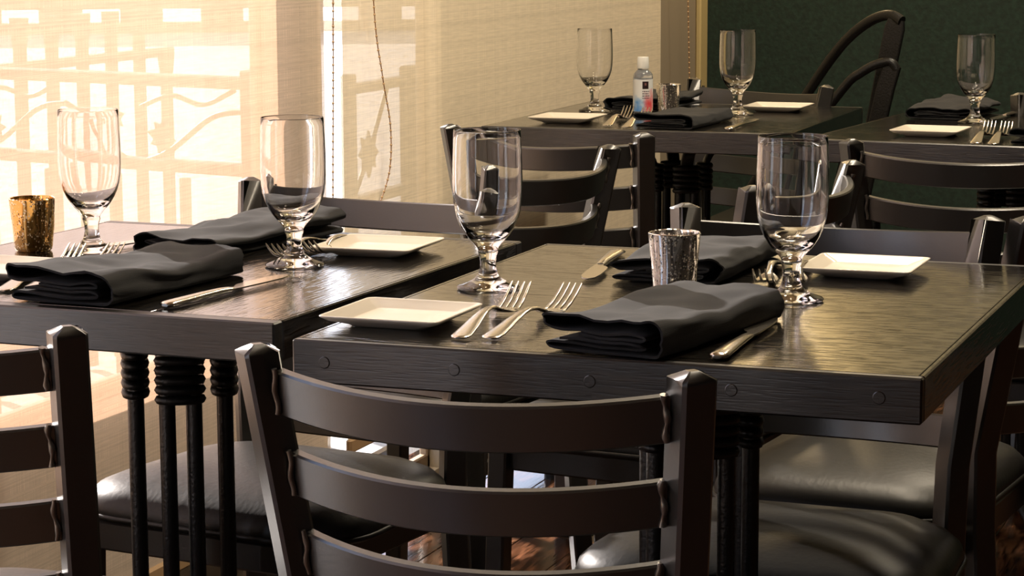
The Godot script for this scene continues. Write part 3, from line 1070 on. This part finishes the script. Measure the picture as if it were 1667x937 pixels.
func build_street() -> void:
	var pv := mb()
	box(pv, Vector3(-31.1, -0.06, -5), Vector3(60, 0.1, 90))
	struct("pavement", pv, mat["pavement"])
	# plain railing along the pavement
	var iron: Material = mat["railing_iron"]
	var r1 := thing("iron_railing", "upright iron railing on the pavement seen through the sunlit shade", "railing", Vector3(-2.2, 0, -1.0))
	var st := mb()
	box(st, Vector3(0, 0.80, -0.8), Vector3(0.03, 0.024, 3.94), 0.003)
	obj("top_rail", st, iron, r1)
	st = mb()
	box(st, Vector3(0, 0.12, -0.8), Vector3(0.03, 0.03, 3.94), 0.003)
	obj("bottom_rail", st, iron, r1)
	for k in 27:
		var z := -2.746 + 0.147 * k
		var pk := mb()
		var end := 0.81 if k == 0 else 0.92
		sweep(pk, PackedVector3Array([Vector3(0, 0, z), Vector3(0, end - 0.08, z), Vector3(0, end - 0.03, z), Vector3(0, end, z)]), rrect(0.026, 0.026, 0.002, 1), Vector3(0, 0, 1), PackedVector2Array([Vector2.ONE, Vector2.ONE, Vector2(1.35, 1.35), Vector2(1.4, 1.4)]))
		obj("picket", pk, iron, r1)
	# ornamental panel with vine and leaves, standing askew behind
	var r2 := thing("vine_railing", "ornamental iron vine panel seen through the sunlit shade", "railing", Vector3(-1.056, 0, -2.02), -0.215)
	for y in [0.845, 0.678]:
		st = mb()
		box(st, Vector3(-0.51, y, 0), Vector3(1.02, 0.024, 0.03), 0.003)
		obj("rail", st, iron, r2)
	for x in [-0.012, -1.0]:
		st = mb()
		box(st, Vector3(x, 0.44, 0), Vector3(0.03, 0.86, 0.03), 0.003)
		obj("post", st, iron, r2)
	for k in 5:
		st = mb()
		box(st, Vector3(-0.18 - 0.18 * k, 0.32, 0), Vector3(0.018, 0.67, 0.018), 0.002)
		obj("baluster", st, iron, r2)
	for k in 2:
		st = mb()
		var x := -0.03 - 0.46 * k
		tube(st, spline(PackedVector3Array([Vector3(x, 0.79, 0), Vector3(x - 0.08, 0.775, 0), Vector3(x - 0.2, 0.7, 0), Vector3(x - 0.3, 0.685, 0), Vector3(x - 0.4, 0.76, 0), Vector3(x - 0.46, 0.79, 0)]), 6), 0.006, 8)
		tube(st, spline(PackedVector3Array([Vector3(x - 0.02, 0.83, 0), Vector3(x - 0.1, 0.80, 0), Vector3(x - 0.18, 0.815, 0), Vector3(x - 0.26, 0.79, 0)]), 6), 0.005, 8)
		obj("vine", st, iron, r2)
		for q in [[-0.2, 0.735, 0.035], [-0.33, 0.77, 0.032]]:
			st = mb()
			extrude(st, leaf_outline(q[2]), -0.003, 0.003, Transform3D(Basis(Vector3.RIGHT, PI / 2) * Basis(Vector3.UP, k + q[0] * 9.0), Vector3(x + q[0], q[1], 0.008)))
			obj("leaf", st, iron, r2)
	# ornamental panel beyond the second window
	var r3 := thing("vine_railing", "short iron vine panel seen through the pale part of the tan shade", "railing", Vector3(-1.3, 0, -3.3), PI / 2)
	for y in [0.765, 0.50, 0.30]:
		st = mb()
		box(st, Vector3(0, y, 0), Vector3(0.66, 0.024, 0.03), 0.003)
		obj("rail", st, iron, r3)
	for k in 3:
		st = mb()
		box(st, Vector3([-0.32, 0.045, 0.32][k], 0.40, 0), Vector3([0.03, 0.07, 0.03][k], 0.80, 0.03), 0.003)
		obj("post", st, iron, r3)
	for k in 2:
		st = mb()
		extrude(st, leaf_outline(0.055), -0.003, 0.003, Transform3D(Basis(Vector3.RIGHT, PI / 2) * Basis(Vector3.UP, k * 1.7), Vector3(-0.21 + 0.4 * k, 0.605, 0.0)))
		tube(st, spline(PackedVector3Array([Vector3(-0.3 + 0.4 * k, 0.51, 0), Vector3(-0.26 + 0.4 * k, 0.55, 0), Vector3(-0.21 + 0.4 * k, 0.605, 0), Vector3(-0.1 + 0.4 * k, 0.75, 0)]), 6), 0.006, 8)
		obj("leaf", st, iron, r3)
	# long low garden wall with slots, far across the street
	var gw := mb()
	box(gw, Vector3(0, 0.05, 0), Vector3(9.0, 0.1, 0.3), 0.01)
	box(gw, Vector3(0, 0.82, 0), Vector3(9.0, 1.14, 0.3), 0.01)
	for k in 11:
		box(gw, Vector3(-4.3 + 0.86 * k, 0.175, 0), Vector3(0.45, 0.15, 0.3))
	var wall := obj("garden_wall", gw, mat["brick_red"])
	wall.position = Vector3(-11.8, 0, -20.6)
	wall.rotation.y = 0.5
	tag(wall, "dark garden wall with slots far across the street, along the top of the sunlit shade", "wall")

func build_furniture() -> void:
	var H := 0.75
	make_table("black oak table in front, set with the silver votive and two white plates", Vector3(0, H, 0), 0.0, 0.61, 0.726, false, true, Vector3(0.312, 0, -0.335))
	make_table("black oak table by the glowing shade, set with the gold votive", Vector3(-0.6588, H, -0.0949), -0.0315, 0.602, 0.66, true, false, Vector3(0.306, 0, -0.315))
	make_table("far black oak table by the window with the sanitizer bottle on it", Vector3(-0.7061, H, -2.3042), 0.0079, 0.6175, 0.69, false, false, Vector3(0.309, 0, -0.345))
	make_table("far black oak table cut by the right edge, next to the sanitizer table", Vector3(-0.0406, H, -2.2279), -0.0897, 0.6175, 0.69, false, false, Vector3(0.309, 0, -0.345))
	var first := make_chair("ladder-back chair nearest the camera, its back across the front table's near edge")
	var put := [
		[0.284, 0.014, 0.6, ""],
		[-0.293, -0.009, 0.0, "ladder-back chair cut off by the left edge, before the gold votive's table"],
		[-0.355, -0.654, 172.5, "ladder-back chair pushed under the far side of the gold votive's table"],
		[0.338, -0.566, 178.8, "ladder-back chair pushed under the far side of the front table"],
		[-0.350, -2.043, -9.0, "ladder-back chair backed against the near side of the sanitizer table"],
		[0.353, -1.998, -1.7, "ladder-back chair backed against the near side of the far right table"],
		[-0.453, -2.86, 155.0, "ladder-back chair on the far side of the sanitizer table, below the green wall"],
		[0.446, -2.64, 180.0, "ladder-back chair on the far side of the far right table"],
		[-0.46, -1.390, 81.5, "ladder-back chair turned sideways to the shade, behind the middle goblets"],
		[-0.039, -1.262, 82.2, "ladder-back chair turned sideways behind the right-hand goblet"],
		[0.35, -1.03, 84.3, "ladder-back chair turned sideways at the right edge beyond the front table"],
	]
	for k in put.size():
		var q: Array = put[k]
		if k == 0:
			first.position = Vector3(q[0], 0, q[1])
			first.rotation.y = deg_to_rad(q[2])
		else:
			copy_of(first, q[3], Vector3(q[0], 0, q[1]), deg_to_rad(q[2]))
	# metal armchair beyond the far tables
	var t := thing("metal_armchair", "dark metal armchair with a hooped back against the green wall", "chair", Vector3(-0.25, 0, -3.55))
	var st := mb()
	var hoop := spline(PackedVector3Array([Vector3(-0.30, 0.44, -0.14), Vector3(-0.135, 0.70, -0.07), Vector3(-0.03, 0.84, -0.01), Vector3(0.045, 0.905, 0.03), Vector3(0.105, 0.928, 0.06), Vector3(0.142, 0.915, 0.08)]), 6)
	tube(st, hoop, 0.0125, 10)
	obj("back_hoop", st, mat["cast_iron"], t)
	st = mb()
	sweep(st, PackedVector3Array([Vector3(0.04, 0.44, 0.05), Vector3(0.075, 0.65, 0.06), Vector3(0.105, 0.80, 0.07), Vector3(0.125, 0.90, 0.075), Vector3(0.128, 0.918, 0.075)]), rrect(0.012, 0.05, 0.004, 2), Vector3(1, 0, 0.2), PackedVector2Array([Vector2(1, 0.8), Vector2(1, 0.9), Vector2.ONE, Vector2.ONE, Vector2(0.9, 0.8)]))
	obj("back_stile", st, mat["cast_iron"], t)
	st = mb()
	tube(st, spline(PackedVector3Array([Vector3(-0.16, 0.45, 0.12), Vector3(-0.06, 0.65, 0.12), Vector3(0.02, 0.765, 0.12), Vector3(0.055, 0.795, 0.12), Vector3(0.09, 0.815, 0.12), Vector3(0.125, 0.822, 0.12), Vector3(0.14, 0.805, 0.12)]), 5), 0.011, 10)
	obj("arm_tube", st, mat["cast_iron"], t)
	st = mb()
	sweep(st, PackedVector3Array([Vector3(0.05, 0.44, 0.12), Vector3(0.085, 0.62, 0.12), Vector3(0.115, 0.76, 0.12), Vector3(0.13, 0.815, 0.12)]), rrect(0.012, 0.045, 0.004, 2), Vector3(1, 0, 0.2))
	obj("arm_panel", st, mat["cast_iron"], t)
	st = mb()
	box(st, Vector3(-0.12, 0.435, 0.02), Vector3(0.38, 0.02, 0.4), 0.008)
	obj("seat", st, mat["cast_iron"], t)
	for q in [[-0.28, -0.15], [-0.28, 0.19], [0.04, -0.15], [0.04, 0.19]]:
		st = mb()
		tube(st, PackedVector3Array([Vector3(q[0] * 1.1, 0, q[1] * 1.1), Vector3(q[0], 0.43, q[1])]), 0.013, 8)
		obj("leg", st, mat["cast_iron"], t)

func build_settings() -> void:
	var H := 0.7502
	# goblets
	var gob := make_goblet("tall empty water goblet in front of the bright shade, beside the gold votive")
	gob.position = Vector3(-0.5, H, -0.474)
	for q in [[-0.212, -0.445, "empty water goblet standing left of the gap between the shades"], [0.065, -0.356, "empty water goblet behind the near white plate on the front table"], [0.397, -0.384, "empty water goblet right of the silver votive on the front table"], [-0.61, -2.722, "empty water goblet left of the sanitizer bottle"], [-0.299, -2.726, "empty water goblet on the far table before the green wall"], [0.201, -2.668, "empty water goblet on the far right table"]]:
		copy_of(gob, q[2], Vector3(q[0], H, q[1]), 0.7 * q[0])
	# plates
	var pl := make_plate("square white plate at the near left corner of the front table")
	pl.position = Vector3(0.0623, H, -0.1239)
	for q in [[0.4292, -0.5986, 0.0, "square white plate at the far right of the front table"], [-0.1649, -0.5804, 0.02, "square white plate at the far side of the gold votive's table"], [-0.5020, -0.2707, -0.03, "square white plate cut off by the left edge of the frame"], [-0.5749, -2.4489, 0.0, "square white plate left of the forks on the sanitizer table"], [-0.2429, -2.8487, 0.0, "square white plate at the far side of the sanitizer table"], [0.1701, -2.3710, -0.05, "square white plate on the far right table"]]:
		copy_of(pl, q[3], Vector3(q[0], H, q[1]), q[2])
	# forks: [x of handle end, z of handle end, turn]
	var fk := make_fork("outer fork between the near plate and the front napkin")
	fk.scale = Vector3.ONE * 1.08
	var forks := [
		[0.155, -0.045, 0.07, ""],
		[0.183, -0.053, -0.05, "inner fork touching the front napkin, its tines beside the far knife's tip"],
		[0.320, -0.638, PI + 0.16, "left one of the two forks by the far napkin, tines toward the silver votive"],
		[0.350, -0.652, PI + 0.16, "fork half hidden behind the right-hand goblet's stem"],
		[-0.425, -0.158, 0.15, "outer fork left of the near left napkin, tines beside the first goblet's foot"],
		[-0.405, -0.180, 0.06, "inner fork along the near left napkin, tines showing above its far edge"],
		[-0.270, -0.652, PI + 0.16, "fork in front of the second goblet from the left, tines toward the camera"],
		[-0.243, -0.69, PI + 0.14, "fork between the second goblet and the plate behind it"],
		[-0.464, -2.36, 0.1, "outer fork on the sanitizer table beside its near plate"],
		[-0.416, -2.335, 0.1, "inner fork touching the sanitizer table's near napkin"],
		[0.281, -2.205, 0.04, "outer fork right of the far right table's plate"],
		[0.313, -2.2, 0.04, "inner fork at the right edge on the far right table"],
	]
	for k in forks.size():
		var q: Array = forks[k]
		var a: float = q[2]
		var at := Vector3(q[0], H, q[1]) - Vector3(sin(a), 0, cos(a)) * 0.108
		if k == 0:
			fk.position = at
			fk.rotation.y = a
		else:
			copy_of(fk, q[3], at, a).scale = Vector3.ONE * 1.08
	# knives
	var kn := make_knife("knife with its handle showing under the front napkin's right side")
	var knives := [
		[0.418, -0.022, 0.01, ""],
		[0.116, -0.66, PI + 0.14, "knife lying bare at the far left of the front table"],
		[-0.205, -0.121, -0.146, "knife right of the left-hand napkin, pointing at the second goblet"],
		[-0.213, -2.343, 0.0, "knife beside the sanitizer table's near napkin"],
		[0.249, -2.93, PI - 0.1, "knife at the far side of the far right table"],
		[-0.44, -0.69, PI - 0.3, "knife peeking out along the back of the middle left napkin"],
	]
	for k in knives.size():
		var q: Array = knives[k]
		var a: float = q[2]
		var at := Vector3(q[0], H, q[1]) - Vector3(sin(a), 0, cos(a)) * 0.115
		if k == 0:
			kn.position = at
			kn.rotation.y = a
		else:
			copy_of(kn, q[3], at, a)
	# napkins
	napkin("thick folded black napkin in front, its layered end over the table edge", 3, Vector3(0.334, H, -0.142), -0.18, 0.125, 0.265, 0.036, 0.8)
	napkin("folded black napkin behind the silver votive", 5, Vector3(0.240, H, -0.578), -0.02, 0.125, 0.25, 0.028)
	napkin("folded black napkin at the near left, lying over two forks", 8, Vector3(-0.313, H, -0.240), -0.10, 0.13, 0.26, 0.034)
	napkin("folded black napkin in the middle left, behind the near left one", 13, Vector3(-0.362, H, -0.605), PI - 0.2, 0.13, 0.26, 0.028)
	napkin("flat folded black napkin between the forks and the knife on the sanitizer table", 21, Vector3(-0.335, H, -2.46), -0.05, 0.12, 0.24, 0.028, 0.5)
	napkin("folded black napkin behind the sanitizer bottle", 34, Vector3(-0.52, H, -2.86), PI - 0.1, 0.13, 0.24, 0.03)
	napkin("folded black napkin behind the goblet on the far right table", 55, Vector3(0.13, H, -2.84), PI - 0.1, 0.13, 0.24, 0.03)
	napkin("folded black napkin cut off by the right edge on the far right table", 66, Vector3(0.405, H, -2.33), -0.05, 0.12, 0.24, 0.03)
	# votives
	votive("speckled silver mercury glass votive on the front table", "silver_mercury_glass", Vector3(0.264, H, -0.40), 0.4)
	votive("speckled gold mercury glass votive at the left edge", "gold_mercury_glass", Vector3(-0.575, H, -0.462), 2.2)
	votive("small silver mercury glass votive beside the sanitizer bottle", "silver_mercury_glass", Vector3(-0.447, H, -2.72), 1.2, 0.93)
	# sanitizer
	var t := thing("sanitizer_bottle", "clear hand sanitizer bottle with white cap and blue and red label", "bottle", Vector3(-0.485, H, -2.665), 0.35)
	var st := mb()
	lathe(st, PackedVector2Array([Vector2(0, 0), Vector2(0.018, 0), Vector2(0.0205, 0.003), Vector2(0.0205, 0.078), Vector2(0.0195, 0.084), Vector2(0.015, 0.090), Vector2(0.011, 0.093), Vector2(0.011, 0.098), Vector2(0, 0.098)]), 28)
	obj("bottle_body", st, mat["clear_bottle"], t)
	st = mb()
	lathe(st, PackedVector2Array([Vector2(0, 0.096), Vector2(0.0122, 0.096), Vector2(0.0125, 0.099), Vector2(0.0118, 0.118), Vector2(0.011, 0.1195), Vector2(0, 0.1195)]), 24)
	obj("cap", st, mat["bottle_cap"], t)
	var im := Image.create(256, 128, false, Image.FORMAT_RGB8)
	im.fill(Color(0.86, 0.87, 0.86))
	var blot := noise(0.02, 3, 3)
	for y in 128:
		for x in 256:
			var f := blot.get_noise_2d(x, y) * 0.5
			var blue := clampf((y - 62.0) / 40.0 + f, 0, 1) * clampf(1.0 - absf(x - 104.0) / 34.0 + f, 0, 1)
			var red := clampf((y - 40.0) / 50.0 + f, 0, 1) * clampf(1.0 - absf(x - 160.0) / 34.0 + f, 0, 1)
			var c := Color(0.86, 0.87, 0.86).lerp(Color(0.25, 0.5, 0.8), blue).lerp(Color(0.85, 0.25, 0.27), red)
			im.set_pixel(x, y, c)
	im.fill_rect(Rect2i(124, 8, 26, 30), Color(0.16, 0.1, 0.1))
	im.fill_rect(Rect2i(133, 14, 8, 10), Color(0.5, 0.35, 0.33))
	var gr := RandomNumberGenerator.new()
	gr.seed = 2
	for row in 4:
		var x := 124
		while x < 152:
			var wd := gr.randi_range(3, 7)
			im.fill_rect(Rect2i(x, 46 + row * 9, wd, 4), Color(0.3, 0.25, 0.3))
			x += wd + 2
	var lm := plain("bottle_label", Color.WHITE, 0.4)
	lm.albedo_texture = tex(im)
	st = mb()
	var v := PackedVector3Array()
	var g := PackedInt32Array()
	var uv := PackedVector2Array()
	for k in 28:
		var p := []
		for kk in [k, k + 1]:
			var a: float = TAU * (kk % 28) / 28
			p.append(Vector3(sin(a) * 0.0208, 0, cos(a) * 0.0208))
		var lo := Vector3(0, 0.008, 0)
		var hi := Vector3(0, 0.074, 0)
		quad(v, g, p[0] + lo, p[1] + lo, p[1] + hi, p[0] + hi, 1)
		var u0 := fposmod(0.5 + k / 28.0, 1.0)
		var u1 := u0 + 1 / 28.0
		uv.append_array([Vector2(u0, 1), Vector2(u1, 1), Vector2(u1, 0), Vector2(u0, 1), Vector2(u1, 0), Vector2(u0, 0)])
	emit(st, v, g, uv)
	obj("label", st, lm, t)
